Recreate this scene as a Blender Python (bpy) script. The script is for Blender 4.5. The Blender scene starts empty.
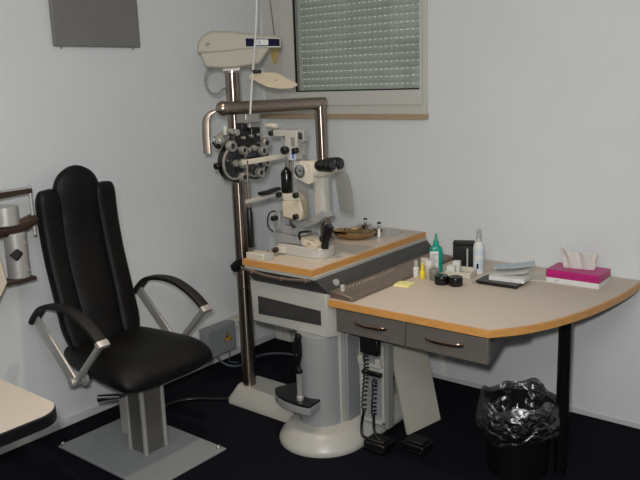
import bpy, bmesh, math, random
from mathutils import Vector, Matrix, Quaternion
V = Vector
random.seed(7)
scene = bpy.context.scene
COL = scene.collection
ORG = {}

# ---------------------------------------------------------------- materials
def lin(c):
    return tuple(((v/255)/12.92 if v/255 <= .04045 else ((v/255+.055)/1.055)**2.4) for v in c)

def mat(name, rgb, rough=.5, metal=0., spec=.5, noise=0., nscale=20., bump=0., bscale=60., stretch=None, coat=0., alpha=None, trans=0.):
    m = bpy.data.materials.new(name); m.use_nodes = True
    nt = m.node_tree; b = nt.nodes['Principled BSDF']
    c = (*lin(rgb), 1)
    b.inputs['Base Color'].default_value = c
    b.inputs['Roughness'].default_value = rough
    b.inputs['Metallic'].default_value = metal
    b.inputs['Specular IOR Level'].default_value = spec
    b.inputs['Coat Weight'].default_value = coat
    b.inputs['Transmission Weight'].default_value = trans
    tc = nt.nodes.new('ShaderNodeTexCoord'); mp = nt.nodes.new('ShaderNodeMapping')
    nt.links.new(tc.outputs['Object'], mp.inputs['Vector'])
    if stretch: mp.inputs['Scale'].default_value = stretch
    n = nt.nodes.new('ShaderNodeTexNoise'); n.inputs['Scale'].default_value = nscale; n.inputs['Detail'].default_value = 4
    nt.links.new(mp.outputs['Vector'], n.inputs['Vector'])
    if noise > 0:
        r = nt.nodes.new('ShaderNodeValToRGB')
        r.color_ramp.elements[0].position = .3; r.color_ramp.elements[1].position = .7
        r.color_ramp.elements[0].color = tuple(v*(1-noise) for v in c[:3])+(1,)
        r.color_ramp.elements[1].color = tuple(min(1, v*(1+noise)) for v in c[:3])+(1,)
        nt.links.new(n.outputs['Fac'], r.inputs['Fac']); nt.links.new(r.outputs['Color'], b.inputs['Base Color'])
    if bump > 0:
        n2 = nt.nodes.new('ShaderNodeTexNoise'); n2.inputs['Scale'].default_value = bscale; n2.inputs['Detail'].default_value = 3
        nt.links.new(mp.outputs['Vector'], n2.inputs['Vector'])
        bp = nt.nodes.new('ShaderNodeBump'); bp.inputs['Strength'].default_value = bump; bp.inputs['Distance'].default_value = .01
        nt.links.new(n2.outputs['Fac'], bp.inputs['Height']); nt.links.new(bp.outputs['Normal'], b.inputs['Normal'])
    return m

def clear(name, tint, gloss=.1, rough=.1, diffuse=0.):
    m = bpy.data.materials.new(name); m.use_nodes = True; nt = m.node_tree
    for n in list(nt.nodes): nt.nodes.remove(n)
    o = nt.nodes.new('ShaderNodeOutputMaterial'); t = nt.nodes.new('ShaderNodeBsdfTransparent')
    t.inputs['Color'].default_value = (*lin(tint), 1)
    g = nt.nodes.new('ShaderNodeBsdfGlossy'); g.inputs['Roughness'].default_value = rough
    mx = nt.nodes.new('ShaderNodeMixShader'); mx.inputs[0].default_value = gloss
    nt.links.new(t.outputs[0], mx.inputs[1]); nt.links.new(g.outputs[0], mx.inputs[2]); last = mx
    if diffuse > 0:
        d = nt.nodes.new('ShaderNodeBsdfDiffuse'); d.inputs['Color'].default_value = (.6, .6, .6, 1)
        m2 = nt.nodes.new('ShaderNodeMixShader'); m2.inputs[0].default_value = diffuse
        nt.links.new(mx.outputs[0], m2.inputs[1]); nt.links.new(d.outputs[0], m2.inputs[2]); last = m2
    nt.links.new(last.outputs[0], o.inputs['Surface'])
    return m

M = dict(
 wall=mat('wall_paint', (216, 219, 219), .9, bump=.25, bscale=160, noise=.012, nscale=3),
 ceil=mat('ceiling_paint', (225, 225, 224), .9, bump=.1),
 carpet=mat('dark_carpet', (17, 17, 26), .95, spec=.1, noise=.3, nscale=260, bump=.6, bscale=300),
 base=mat('baseboard_white', (200, 201, 202), .5, noise=.02),
 frame=mat('window_white', (198, 196, 188), .4, noise=.01),
 sill=mat('sill_wood', (172, 148, 118), .5, noise=.12, nscale=14, stretch=(1, 12, 12)),
 gasket=mat('rubber', (22, 22, 24), .5),
 lam=mat('grey_laminate', (196, 184, 170), .5, noise=.05, nscale=240),
 wood=mat('beech_edge', (196, 142, 78), .42, noise=.16, nscale=9, stretch=(2, 2, 30)),
 white=mat('white_enamel', (174, 173, 166), .35, noise=.01),
 cream=mat('instrument_cream', (196, 191, 176), .4, noise=.015),
 beige=mat('instrument_beige', (198, 187, 166), .4, noise=.02),
 lgrey=mat('light_grey_enamel', (142, 144, 144), .4, noise=.015),
 mgrey=mat('mid_grey', (126, 126, 122), .45, noise=.03),
 dgrey=mat('drawer_grey', (94, 89, 84), .45, noise=.04),
 char=mat('charcoal', (58, 57, 56), .45, noise=.05),
 panel=mat('panel_grey', (118, 116, 112), .55, noise=.04, nscale=5),
 steel=mat('brushed_steel', (165, 152, 140), .28, 1., noise=.05, nscale=30, stretch=(1, 1, 20)),
 chrome=mat('chrome', (225, 225, 225), .1, 1.),
 alu=mat('aluminium', (192, 190, 186), .38, .55, noise=.03, nscale=60),
 plate=mat('plate_grey', (142, 146, 148), .5, .15, noise=.03),
 postgrey=mat('post_aluminium', (128, 126, 122), .36, .75, noise=.08, nscale=40, stretch=(30, 30, 1)),
 leather=mat('black_leather', (9, 8, 8), .52, spec=.28, bump=.22, bscale=240, noise=.1),
 pad=mat('black_rubber_pad', (15, 14, 14), .6, bump=.3, bscale=300),
 black=mat('black_plastic', (12, 12, 13), .35),
 blackm=mat('black_metal', (20, 19, 19), .18, .3),
 bronze=mat('tray_bronze', (124, 110, 98), .34, .55, noise=.05),
 brass=mat('brass_bowl', (186, 158, 116), .22, 1., noise=.08, nscale=15),
 teal=mat('teal_plastic', (0, 142, 122), .35),
 paper=mat('paper_white', (212, 212, 208), .8, noise=.01),
 ppale=mat('paper_blue_grey', (178, 190, 196), .8, noise=.05),
 yellow=mat('yellow_plastic', (222, 198, 40), .4),
 note=mat('note_yellow', (232, 224, 150), .8, noise=.02),
 magenta=mat('magenta_card', (178, 24, 112), .35, noise=.22, nscale=9, stretch=(1, 1, 4)),
 tissue=mat('tissue_white', (206, 203, 197), .9, noise=.02),
 jar=mat('jar_grey', (132, 134, 134), .3, .5),
 navy=mat('navy_display', (20, 18, 46), .6, spec=.08), housing=mat('projector_cream', (172, 167, 152), .5, spec=.25, noise=.015),
 blue=mat('blue_mark', (44, 60, 170), .5),
 label=mat('label_print', (196, 206, 216), .6, noise=.16, nscale=90, stretch=(1, 1, 3)),
 ink=mat('ink', (24, 24, 28), .6),
 gold=mat('warn_yellow', (222, 160, 20), .5),
 brown=mat('brown_metal', (70, 54, 46), .35, .5, noise=.1),
 knob=mat('satin_knob', (150, 149, 143), .3, .5, noise=.04),
 boxg=mat('box_grey', (132, 136, 138), .5, noise=.02),
 board=mat('board_beige', (176, 174, 162), .6, noise=.03, nscale=6),
 copper=mat('copper_handle', (214, 172, 148), .22, 1.),
 lens=mat('lens_glass', (58, 60, 63), .08, .6, noise=.3, nscale=70),
 cable=mat('cable_grey', (64, 72, 80), .5),
 skin=mat('disc_tan', (190, 174, 146), .55, noise=.04, nscale=8),
 ochre=mat('ochre_tag', (188, 160, 96), .6, noise=.06),
 clearp=clear('clear_plastic', (236, 238, 238), .07, .12, .07),
 shield=clear('breath_shield', (236, 235, 230), .05, .2, .08),
 glass=clear('pane_glass', (250, 253, 251), .05, .02),
 bag=None,
)
def bagmat():
    m = bpy.data.materials.new('bin_liner_film'); m.use_nodes = True; nt = m.node_tree
    for n in list(nt.nodes): nt.nodes.remove(n)
    N = nt.nodes.new; L = nt.links.new
    o = N('ShaderNodeOutputMaterial'); t = N('ShaderNodeBsdfTransparent'); t.inputs['Color'].default_value = (.62, .62, .62, 1)
    g = N('ShaderNodeBsdfGlossy'); g.inputs['Roughness'].default_value = .22; g.inputs['Color'].default_value = (.5, .5, .52, 1)
    tc = N('ShaderNodeTexCoord'); n = N('ShaderNodeTexNoise'); n.inputs['Scale'].default_value = 22; n.inputs['Detail'].default_value = 5; n.inputs['Distortion'].default_value = 1.2
    L(tc.outputs['Object'], n.inputs['Vector'])
    bp = N('ShaderNodeBump'); bp.inputs['Strength'].default_value = .7; bp.inputs['Distance'].default_value = .02
    L(n.outputs['Fac'], bp.inputs['Height']); L(bp.outputs['Normal'], g.inputs['Normal'])
    mx = N('ShaderNodeMixShader'); mx.inputs[0].default_value = .42
    L(t.outputs[0], mx.inputs[1]); L(g.outputs[0], mx.inputs[2]); L(mx.outputs[0], o.inputs['Surface'])
    return m
M['bag'] = bagmat()

M['steelcol'] = mat('polished_steel_column', (150, 138, 128), .24, 1., noise=.03, nscale=30, stretch=(1, 1, 20))
_nt = M['steelcol'].node_tree; _tg = _nt.nodes.new('ShaderNodeTangent'); _tg.direction_type = 'RADIAL'; _tg.axis = 'Z'
_b = _nt.nodes['Principled BSDF']; _nt.links.new(_tg.outputs[0], _b.inputs['Tangent']); _b.inputs['Anisotropic'].default_value = .95; _b.inputs['Anisotropic Rotation'].default_value = .25
def shuttermat():
    m = mat('roller_shutter', (178, 180, 174), .6, noise=.06, nscale=5); nt = m.node_tree; N = nt.nodes.new; L = nt.links.new
    b = nt.nodes['Principled BSDF']; out = [n for n in nt.nodes if n.type == 'OUTPUT_MATERIAL'][0]
    tc = N('ShaderNodeTexCoord'); sp = N('ShaderNodeSeparateXYZ'); L(tc.outputs['Object'], sp.inputs[0])
    def mth(op, a, v):
        n = N('ShaderNodeMath'); n.operation = op; L(a, n.inputs[0]); n.inputs[1].default_value = v; return n.outputs[0]
    zx = mth('LESS_THAN', mth('FRACT', mth('DIVIDE', sp.outputs['Z'], .042), 0), .075)
    xx = mth('LESS_THAN', mth('FRACT', mth('DIVIDE', sp.outputs['X'], .036), 0), .5)
    an = N('ShaderNodeMath'); an.operation = 'MULTIPLY'; L(zx, an.inputs[0]); L(xx, an.inputs[1])
    t = N('ShaderNodeBsdfTransparent'); mx = N('ShaderNodeMixShader')
    L(an.outputs[0], mx.inputs[0]); L(b.outputs[0], mx.inputs[1]); L(t.outputs[0], mx.inputs[2]); L(mx.outputs[0], out.inputs['Surface'])
    return m
M['shutter'] = shuttermat()

# ---------------------------------------------------------------- mesh helpers
def newbm(): return bmesh.new()
def box(bm, x0, x1, y0, y1, z0, z1, mtx=None):
    g = bmesh.ops.create_cube(bm, size=1)['verts']
    c = V(((x0+x1)/2, (y0+y1)/2, (z0+z1)/2)); s = V((abs(x1-x0), abs(y1-y0), abs(z1-z0)))
    for v in g:
        v.co = V((v.co.x*s.x, v.co.y*s.y, v.co.z*s.z))+c
        if mtx is not None: v.co = mtx @ v.co
    return g
def rot(center, axis, deg):
    c = V(center); return Matrix.Translation(c) @ Matrix.Rotation(math.radians(deg), 4, axis) @ Matrix.Translation(-c)
def frame_of(d, hint=V((0, 0, 1))):
    d = d.normalized()
    if abs(d.dot(hint)) > .97: hint = V((1, 0, 0))
    a = hint.cross(d).normalized(); return a, d.cross(a).normalized()
def ring(bm, c, a, b, ra, rb, n, ex=2.):
    out = []
    for i in range(n):
        t = 2*math.pi*i/n; cs, sn = math.cos(t), math.sin(t)
        p = 2/ex
        out.append(bm.verts.new(c+a*(ra*math.copysign(abs(cs)**p, cs))+b*(rb*math.copysign(abs(sn)**p, sn))))
    return out
def bridge(bm, r1, r2):
    n = len(r1)
    for i in range(n): bm.faces.new((r1[i], r1[(i+1) % n], r2[(i+1) % n], r2[i]))
def capf(bm, r, flip=False):
    bm.faces.new(r[::-1] if flip else r)
def cyl(bm, p0, p1, r0, r1=None, n=28, caps=True):
    p0, p1 = V(p0), V(p1); r1 = r0 if r1 is None else r1
    a, b = frame_of(p1-p0)
    A = ring(bm, p0, a, b, r0, r0, n); B = ring(bm, p1, a, b, r1, r1, n); bridge(bm, A, B)
    if caps: capf(bm, A, True); capf(bm, B)
def smoothpath(pts, k=8, closed=False):
    P = [V(p) for p in pts]; out = []
    for i in range(len(P)-1):
        p0 = P[max(i-1, 0)]; p1 = P[i]; p2 = P[i+1]; p3 = P[min(i+2, len(P)-1)]
        for j in range(k):
            t = j/k
            out.append(.5*((2*p1)+(p2-p0)*t+(2*p0-5*p1+4*p2-p3)*t*t+(3*p1-p0-3*p2+p3)*t**3))
    out.append(P[-1]); return out
def tube(bm, pts, r, n=10, k=8, smooth=True):
    P = smoothpath(pts, k) if smooth else [V(p) for p in pts]
    a = None; prev = None
    for i, p in enumerate(P):
        d = (P[min(i+1, len(P)-1)]-P[max(i-1, 0)]).normalized()
        if a is None: a, b = frame_of(d)
        else: a = (a-d*a.dot(d)).normalized(); b = d.cross(a)
        rr = r(i/(len(P)-1)) if callable(r) else r
        R = ring(bm, p, a, b, rr, rr, n)
        if prev: bridge(bm, prev, R)
        else: capf(bm, R, True)
        prev = R
    capf(bm, prev)
def ribbon(bm, pts, w, t, wdir, k=8, smooth=True, ex=6., n=16):
    """flat bar swept along pts; w = width along wdir, t = thickness"""
    P = smoothpath(pts, k) if smooth else [V(p) for p in pts]; prev = None; wd = V(wdir).normalized()
    for i, p in enumerate(P):
        d = (P[min(i+1, len(P)-1)]-P[max(i-1, 0)]).normalized()
        nrm = d.cross(wd).normalized()
        ww = w(i/(len(P)-1)) if callable(w) else w
        R = ring(bm, p, wd, nrm, ww/2, t/2, n, ex)
        if prev: bridge(bm, prev, R)
        else: capf(bm, R, True)
        prev = R
    capf(bm, prev)
def lathe(bm, prof, c, axis=(0, 0, 1), n=32):
    c = V(c); ax = V(axis).normalized(); a, b = frame_of(ax, V((0, 1, 0)) if abs(ax.z) > .9 else V((0, 0, 1))); prev = None
    for i, (r, h) in enumerate(prof):
        R = ring(bm, c+ax*h, a, b, max(r, .0002), max(r, .0002), n)
        if prev: bridge(bm, prev, R)
        else: capf(bm, R, True)
        prev = R
    capf(bm, prev)
def prism(bm, pts, z0, z1, pts1=None):
    A = [bm.verts.new((x, y, z0)) for x, y in pts]; B = [bm.verts.new((x, y, z1)) for x, y in (pts1 or pts)]
    bridge(bm, A, B); capf(bm, A, True); capf(bm, B)
def prism_dir(bm, pts, d):
    """extrude a 3-D polygon along vector d"""
    d = V(d); A = [bm.verts.new(V(p)) for p in pts]; B = [bm.verts.new(V(p)+d) for p in pts]
    bridge(bm, A, B); capf(bm, A, True); capf(bm, B)
def stackloft(bm, levels):
    """levels: list of (list of (x,y), z) with equal counts"""
    prev = None
    for pts, z in levels:
        R = [bm.verts.new((x, y, z)) for x, y in pts]
        if prev: bridge(bm, prev, R)
        else: capf(bm, R, True)
        prev = R
    capf(bm, prev)
def pillow(bm, rows, n=28):
    """rows: (centre, wvec, tvec, exponent)"""
    prev = None
    for c, w, t, ex in rows:
        w, t = V(w), V(t); R = ring(bm, V(c), w.normalized(), t.normalized(), w.length, t.length, n, ex)
        if prev: bridge(bm, prev, R)
        else: capf(bm, R, True)
        prev = R
    capf(bm, prev)
def sphere(bm, c, r, sx=1, sy=1, sz=1):
    g = bmesh.ops.create_uvsphere(bm, u_segments=20, v_segments=12, radius=r)['verts']
    for v in g: v.co = V((v.co.x*sx, v.co.y*sy, v.co.z*sz))+V(c)
def rrect(x0, x1, y0, y1, r, k=6):
    out = []
    for cx, cy, a0 in ((x1-r, y1-r, 0), (x0+r, y1-r, 90), (x0+r, y0+r, 180), (x1-r, y0+r, 270)):
        for i in range(k+1):
            a = math.radians(a0+90*i/k); out.append((cx+r*math.cos(a), cy+r*math.sin(a)))
    return out

def obj(name, bm, m, parent=None, bevel=0., origin=None, sharp=38, sub=0):
    bmesh.ops.recalc_face_normals(bm, faces=bm.faces)
    me = bpy.data.meshes.new(name)
    for f in bm.faces: f.smooth = True
    lim = math.radians(sharp)
    for e in bm.edges:
        if len(e.link_faces) == 2 and e.calc_face_angle(0) > lim: e.smooth = False
    bm.verts.ensure_lookup_table()
    if parent is not None: org = ORG[parent.name]
    elif origin is not None: org = V(origin)
    else:
        xs = [v.co.x for v in bm.verts]; ys = [v.co.y for v in bm.verts]; zs = [v.co.z for v in bm.verts]
        org = V(((min(xs)+max(xs))/2, (min(ys)+max(ys))/2, min(zs)))
    bmesh.ops.translate(bm, verts=bm.verts, vec=-org)
    bm.to_mesh(me); bm.free()
    me.materials.append(M[m] if isinstance(m, str) else m)
    o = bpy.data.objects.new(name, me); COL.objects.link(o)
    ORG[o.name] = org
    if parent is not None: o.parent = parent
    else: o.location = org
    if bevel > 0:
        b = o.modifiers.new('Bevel', 'BEVEL'); b.width = bevel; b.segments = 2; b.limit_method = 'ANGLE'; b.angle_limit = math.radians(40)
    if sub:
        s = o.modifiers.new('Subdivision', 'SUBSURF'); s.levels = sub; s.render_levels = sub
    return o
def tag(o, label, cat, group=None, kind=None):
    o['label'] = label; o['category'] = cat
    if group: o['group'] = group
    if kind: o['kind'] = kind
    return o
def thing(name, label, cat, loc, group=None):
    o = bpy.data.objects.new(name, None); COL.objects.link(o); o.location = loc; o.empty_display_size = .05
    ORG[o.name] = V(loc); return tag(o, label, cat, group)
def struct(o): o['kind'] = 'structure'; return o
def copy_tree(o, parent=None):
    c = o.copy(); COL.objects.link(c); ORG[c.name] = ORG[o.name].copy()
    if parent is not None: c.parent = parent
    for ch in [x for x in COL.objects if x.parent == o]: copy_tree(ch, c)
    return c
def B(name, m, parent, x0, x1, y0, y1, z0, z1, bevel=.002, mtx=None):
    bm = newbm(); box(bm, x0, x1, y0, y1, z0, z1, mtx); return obj(name, bm, m, parent, bevel)
def T(name, m, parent, pts, r, n=10, k=8, smooth=True):
    bm = newbm(); tube(bm, pts, r, n, k, smooth); return obj(name, bm, m, parent)
def Cy(name, m, parent, p0, p1, r0, r1=None, bevel=0., n=28):
    bm = newbm(); cyl(bm, p0, p1, r0, r1, n); return obj(name, bm, m, parent, bevel)
def text_mesh(name, s, size, m, parent, loc, rotm, depth=.0004):
    cu = bpy.data.curves.new(name, 'FONT'); cu.body = s; cu.size = size; cu.extrude = depth; cu.align_x = 'CENTER'; cu.align_y = 'CENTER'
    tmp = bpy.data.objects.new('tmp_text', cu); COL.objects.link(tmp)
    dg = bpy.context.evaluated_depsgraph_get(); me = bpy.data.meshes.new_from_object(tmp.evaluated_get(dg))
    bpy.data.objects.remove(tmp); me.materials.clear(); me.materials.append(M[m])
    org = ORG[parent.name]
    me.transform(Matrix.Translation(V(loc)-org) @ rotm)
    o = bpy.data.objects.new(name, me); COL.objects.link(o); o.parent = parent; ORG[o.name] = org.copy(); return o

# ---------------------------------------------------------------- room shell
RX, RY, RZ = 4.7, -4.7, 2.6
def wallbox(name, *a, m='wall'):
    bm = newbm(); box(bm, *a); return struct(obj(name, bm, m))
wallbox('floor', -.2, RX+.2, RY-.2, .2, -.1, 0, m='carpet')
wallbox('ceiling', -.2, RX+.2, RY-.2, .2, RZ, RZ+.1, m='ceil')
wallbox('wall_left', -.2, 0, RY, .2, 0, RZ)
wallbox('wall_right', RX, RX+.2, RY, .2, 0, RZ)
wallbox('wall_front', 0, RX, RY-.2, RY, 0, RZ)
WX0, WX1, WZ0, WZ1 = .03, 1.225, 1.53, 2.5
bm = newbm()
for a in ((0, RX, 0, .2, 0, WZ0), (0, RX, 0, .2, WZ1, RZ), (0, WX0, 0, .2, WZ0, WZ1), (WX1, RX, 0, .2, WZ0, WZ1)): box(bm, *a)
struct(obj('wall_back', bm, 'wall'))
for nm, a in (('baseboard_left', (0, .012, RY, 0, 0, .042)), ('baseboard_back', (0, RX, -.006, 0, 0, .030))):
    bm = newbm(); box(bm, *a); struct(obj(nm, bm, 'base', bevel=.003))

# window
w = bpy.data.objects.new('window_1', None); COL.objects.link(w); w.location = (.62, 0, WZ0); ORG[w.name] = V(w.location); struct(w)
bm = newbm()
for a in ((WX0, WX0+.05, -.012, .07, WZ0, WZ1), (WX1-.025, WX1, -.012, .07, WZ0, WZ1), (WX0+.05, WX1-.025, -.012, .07, WZ0, WZ0+.055), (WX0+.05, WX1-.025, -.012, .07, WZ1-.05, WZ1)): box(bm, *a)
obj('window_frame', bm, 'frame', w, .0015)
bm = newbm()
SX0, SX1, SZ0, SZ1 = .19, 1.2, 1.584, 2.46
for a in ((SX0, SX0+.115, -.03, .045, SZ0, SZ1), (SX1-.014, SX1, -.03, .045, SZ0, SZ1), (SX0+.115, SX1-.014, -.03, .045, SZ0, SZ0+.084), (SX0+.115, SX1-.014, -.03, .045, SZ1-.07, SZ1)): box(bm, *a)
obj('window_sash', bm, 'frame', w, .0015)
B('casing_board', 'frame', w, WX0+.051, SX0-.001, -.018, .05, WZ0+.056, WZ1-.051, .0015)
bm = newbm(); gx0, gx1, gz0 = SX0+.113, SX1-.013, SZ0+.082
for a in ((gx0, gx0+.011, -.032, -.02, gz0, SZ1-.07), (gx1-.004, gx1+.003, -.026, -.01, gz0, SZ1-.07), (gx0, gx1, -.034, -.02, gz0, gz0+.007)): box(bm, *a)
obj('gasket', bm, 'gasket', w)
B('gasket_trim', 'mgrey', w, gx0+.016, gx0+.021, -.03, -.014, gz0+.007, SZ1-.07, .001)
B('glass', 'glass', w, gx0, gx1, -.012, -.008, gz0, SZ1-.07, 0)
# roller shutter, slightly bowed slats
bm = newbm(); zz = SZ0; prev = None
prof = []
while zz < SZ1:
    for f_, d in ((0, 0), (.09, 0), (.12, -.004), (.5, -.009), (.9, -.004)): prof.append((zz+f_*.042, .06+d))
    zz += .042
for z_, y_ in prof:
    R = [bm.verts.new((gx0-.03, y_, z_)), bm.verts.new((gx1+.01, y_, z_))]
    if prev: bm.faces.new((prev[0], prev[1], R[1], R[0]))
    prev = R
sh = obj('roller_shutter', bm, 'shutter', w)
B('window_sill', 'sill', w, 0, WX1+.004, -.045, .02, WZ0-.026, WZ0+.002, .003)

# grey panel on the left wall
t = thing('wall_panel', 'flat grey rectangular panel hanging high on the left wall', 'panel', (.012, -1.23, 1.935))
B('panel_face', 'panel', t, .008, .030, -1.49, -.975, 1.935, 2.45, .006)
for y in (-1.45, -1.02): Cy('clip', 'mgrey', t, (.018, y, 1.925), (.018, y, 1.94), .005)

# ---------------------------------------------------------------- patient chair
CY = -1.54
ch = thing('patient_chair', 'black leather patient chair with tall back and silver arm struts on a flat floor plate', 'chair', (.56, CY, 0))
B('floor_plate', 'plate', ch, .18, .885, -1.80, -1.335, 0, .009, .002)
for x, y in ((.20, -1.785), (.86, -1.36), (.20, -1.355), (.86, -1.78)): 
    bm = newbm(); lathe(bm, [(.011, .009), (.011, .02), (.006, .026)], (x, y, 0)); obj('plate_bolt', bm, 'chrome', ch)
bm = newbm(); box(bm, .505, .622, -1.607, -1.488, .009, .385); p = obj('lift_post', bm, 'postgrey', ch, .006)
bm = newbm()
for x, y in ((.505, -1.607), (.622, -1.607), (.622, -1.488)): box(bm, x-.009, x+.009, y-.009, y+.009, .009, .385)
obj('corner_strip', bm, 'alu', p, .003)
B('inner_post', 'alu', ch, .40, .50, -1.58, -1.50, .05, .43, .004)
B('seat_bracket', 'lgrey', ch, .42, .66, -1.64, -1.46, .385, .43, .006)
lv = T('height_lever', 'black', ch, [(.60, -1.60, .40), (.60, -1.64, .36), (.585, -1.68, .335), (.56, -1.70, .328)], .008)
Cy('lever_grip', 'chrome', lv, (.575, -1.69, .330), (.495, -1.755, .323), .0135, .018, .002)
# seat
def seatrow(x, hw, zt, zb, ex=3.0): return ((x, CY, (zt+zb)/2), (0, hw, 0), (0, 0, (zt-zb)/2), ex)
bm = newbm()
pillow(bm, [seatrow(.19, .15, .50, .44, 2.4), seatrow(.20, .19, .525, .42), seatrow(.25, .22, .54, .405), seatrow(.36, .235, .548, .40), seatrow(.48, .25, .55, .40),
            seatrow(.58, .262, .548, .40), seatrow(.66, .272, .545, .405), seatrow(.72, .272, .53, .40), seatrow(.765, .264, .508, .402, 3), seatrow(.79, .245, .483, .41, 2.6), seatrow(.80, .20, .465, .42, 2.4)], 40)
for v in bm.verts:
    if v.co.z > .47:
        d = abs(v.co.y-CY); v.co.z -= .016*max(0, 1-(d/.15)**2)*(1 if v.co.x < .7 else .5)
obj('seat', bm, 'leather', ch, sub=1)
# back
prof = [(.285, .47), (.272, .53), (.245, .62), (.222, .72), (.195, .83), (.172, .93), (.155, 1.04), (.146, 1.14), (.146, 1.22), (.152, 1.27)]
def backx(z):
    for (x0, z0), (x1, z1) in zip(prof, prof[1:]):
        if z0 <= z <= z1: return x0+(x1-x0)*(z-z0)/(z1-z0)
    return prof[-1][0] if z > 1 else prof[0][0]
def hwid(z):  # half width of the whole back
    return .215 if z > .6 else .19+.025*(z-.47)/.13
for s in (-1, 1):
    bm = newbm(); rows = []
    for i in range(26):
        f_ = i/25; z = .47+f_*(1.275-.47); k = 1
        inner = .080+.018*math.sin(f_*3.0) ; outer = hwid(z)+.006
        hw = (outer-inner)/2; tt = .042
        if i == 0: hw *= .55; tt *= .5
        if i == 1: hw *= .85; tt *= .85
        if i == 25: hw *= .82; tt *= .5
        if i == 24: hw *= .96; tt *= .85
        cy_ = CY+s*(inner+outer)/2
        rows.append(((backx(z)+.012, cy_, z), (.010*s*-1, s*hw, 0), (tt, .0, 0), 3.0))
    pillow(bm, rows, 20); obj('side_bolster', bm, 'leather', ch, sub=1)
bm = newbm(); rows = []
for i in range(34):
    f_ = i/33; z = .47+f_*(1.372-.47)
    hw = .105+.018*math.sin(min(1, f_*1.05)*3.0)
    if z > 1.24: hw = .128*math.sqrt(max(.02, 1-((z-1.24)/.134)**2))
    elif z > 1.1: hw = .108+.02*(z-1.1)/.14
    tt = .032+(.016*math.exp(-((z-1.2)/.12)**2)) + .006*math.exp(-((z-.68)/.09)**2)
    if z > 1.3: tt *= math.sqrt(max(.1, 1-((z-1.3)/.08)**2))
    if i == 0: tt *= .5
    rows.append(((backx(min(z, 1.27))+.010+(.02*max(0, z-1.27)), CY, z), (0, hw, 0), (tt, 0, 0), 2.5))
pillow(bm, rows, 28); obj('backrest', bm, 'leather', ch, sub=1)
bm = newbm(); rows = []
for i in range(20):
    f_ = i/19; z = .44+f_*(1.22-.44)
    rows.append(((backx(z)-.028, CY, z), (0, hwid(z)-.035, 0), (.018, 0, 0), 4))
pillow(bm, rows, 24); obj('back_shell', bm, 'black', ch)
# arms
for s in (-1, 1):
    y = CY+(.308 if s > 0 else -.292)
    g = {-1: .0, 1: .0}[s]
    path = [(.148, y, .655), (.185, y, .695), (.25, y, .742), (.36, y, .765), (.47, y, .762), (.56, y, .735), (.63, y, .700), (.69, y, .655)]
    bm = newbm(); ribbon(bm, path, .055, .024, (0, 1, 0), 6, ex=4); arm = obj('arm_pad', bm, 'pad', ch)
    bm = newbm(); ribbon(bm, [(.680, y, .662), (.702, y, .640)], .060, .028, (0, 1, 0), smooth=False); obj('end_cap', bm, 'alu', arm, .002)
    bm = newbm(); ribbon(bm, [(.172, y, .672), (.44, y, .425)], .016, .056, (0, 1, 0), smooth=False); obj('rear_strut', bm, 'alu', ch, .002)
    bm = newbm(); ribbon(bm, [(.688, y, .655), (.46, y, .425)], .026, .026, (0, 1, 0), smooth=False); obj('front_strut', bm, 'alu', ch, .002)
    bm = newbm(); cyl(bm, (.45, y+s*.028, .425), (.45, y-s*.045, .425), .020); obj('pivot', bm, 'alu', ch, .003)
    bm = newbm(); cyl(bm, (.45, y-s*.035, .425), (.45, y-s*.052, .425), .036); obj('pivot_disc', bm, 'lgrey', ch, .003)
    Cy('pivot_axle', 'black', ch, (.45, y-s*.05, .425), (.45, CY+s*.1, .425), .016)

# ---------------------------------------------------------------- column with projector
cs = thing('column_stand', 'tall steel column on a low white sloped foot behind the instrument table', 'stand', (.58, -.85, 0))
bm = newbm()
lo = rrect(.495, 1.02, -.955, -.70, .03); mid = rrect(.498, 1.02, -.952, -.703, .03); hi = rrect(.535, 1.01, -.905, -.745, .022)
stackloft(bm, [(lo, 0), (mid, .03), (hi, .10)]); obj('foot', bm, 'white', cs, .003)
cx, cy = .585, -.855
bm = newbm(); cyl(bm, (cx, cy, .10), (cx, cy, 1.785), .037, n=40); colm = obj('column', bm, 'steelcol', cs)
Cy('joint_ring', 'steel', colm, (cx, cy, .655), (cx, cy, .660), .0385)
Cy('column_neck', 'chrome', colm, (cx, cy, 1.785), (cx, cy, 1.812), .017)
pj = thing('chart_projector', 'cream vision chart projector with dark display window on top of the steel column', 'projector', (cx, cy, 1.80))
# built in the plane through the column that runs along direction D
D = V((.70, .71, 0)).normalized(); Nn = V((D.y, -D.x, 0))   # D runs along the body, Nn faces the room
O = V((.58, -.853, 0))
def pp(s, z, n=0): return O+D*s+Nn*n+V((0, 0, z))
def slab(bm, poly, n0, n1, taper=1.):
    A = [bm.verts.new(pp(s, z, n0)) for s, z in poly]; Bv = [bm.verts.new(pp(s, z, n1)) for s, z in poly]
    bridge(bm, A, Bv); capf(bm, A, True); capf(bm, Bv)
bm = newbm(); slab(bm, [(-.165, 1.880), (-.160, 1.93), (-.135, 1.965), (-.09, 1.988), (.0, 1.985), (.10, 1.972), (.25, 1.956), (.255, 1.945), (.255, 1.90), (.10, 1.893), (-.02, 1.882)], -.07, .07)
obj('upper_housing', bm, 'housing', pj, .012)
bm = newbm(); slab(bm, [(-.15, 1.884), (-.135, 1.83), (-.125, 1.812), (-.04, 1.805), (.03, 1.808), (.14, 1.822), (.165, 1.855), (.20, 1.905), (.05, 1.905), (-.02, 1.900)], -.066, .066)
obj('lower_housing', bm, 'housing', pj, .010)
bm = newbm(); slab(bm, [(.072, 1.952), (.252, 1.945), (.252, 1.898), (.072, 1.902)], .066, .073); fr = obj('display_bezel', bm, 'white', pj, .003)
bm = newbm(); slab(bm, [(.078, 1.947), (.247, 1.940), (.247, 1.905), (.078, 1.907)], .070, .075); obj('display_window', bm, 'navy', fr)
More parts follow.
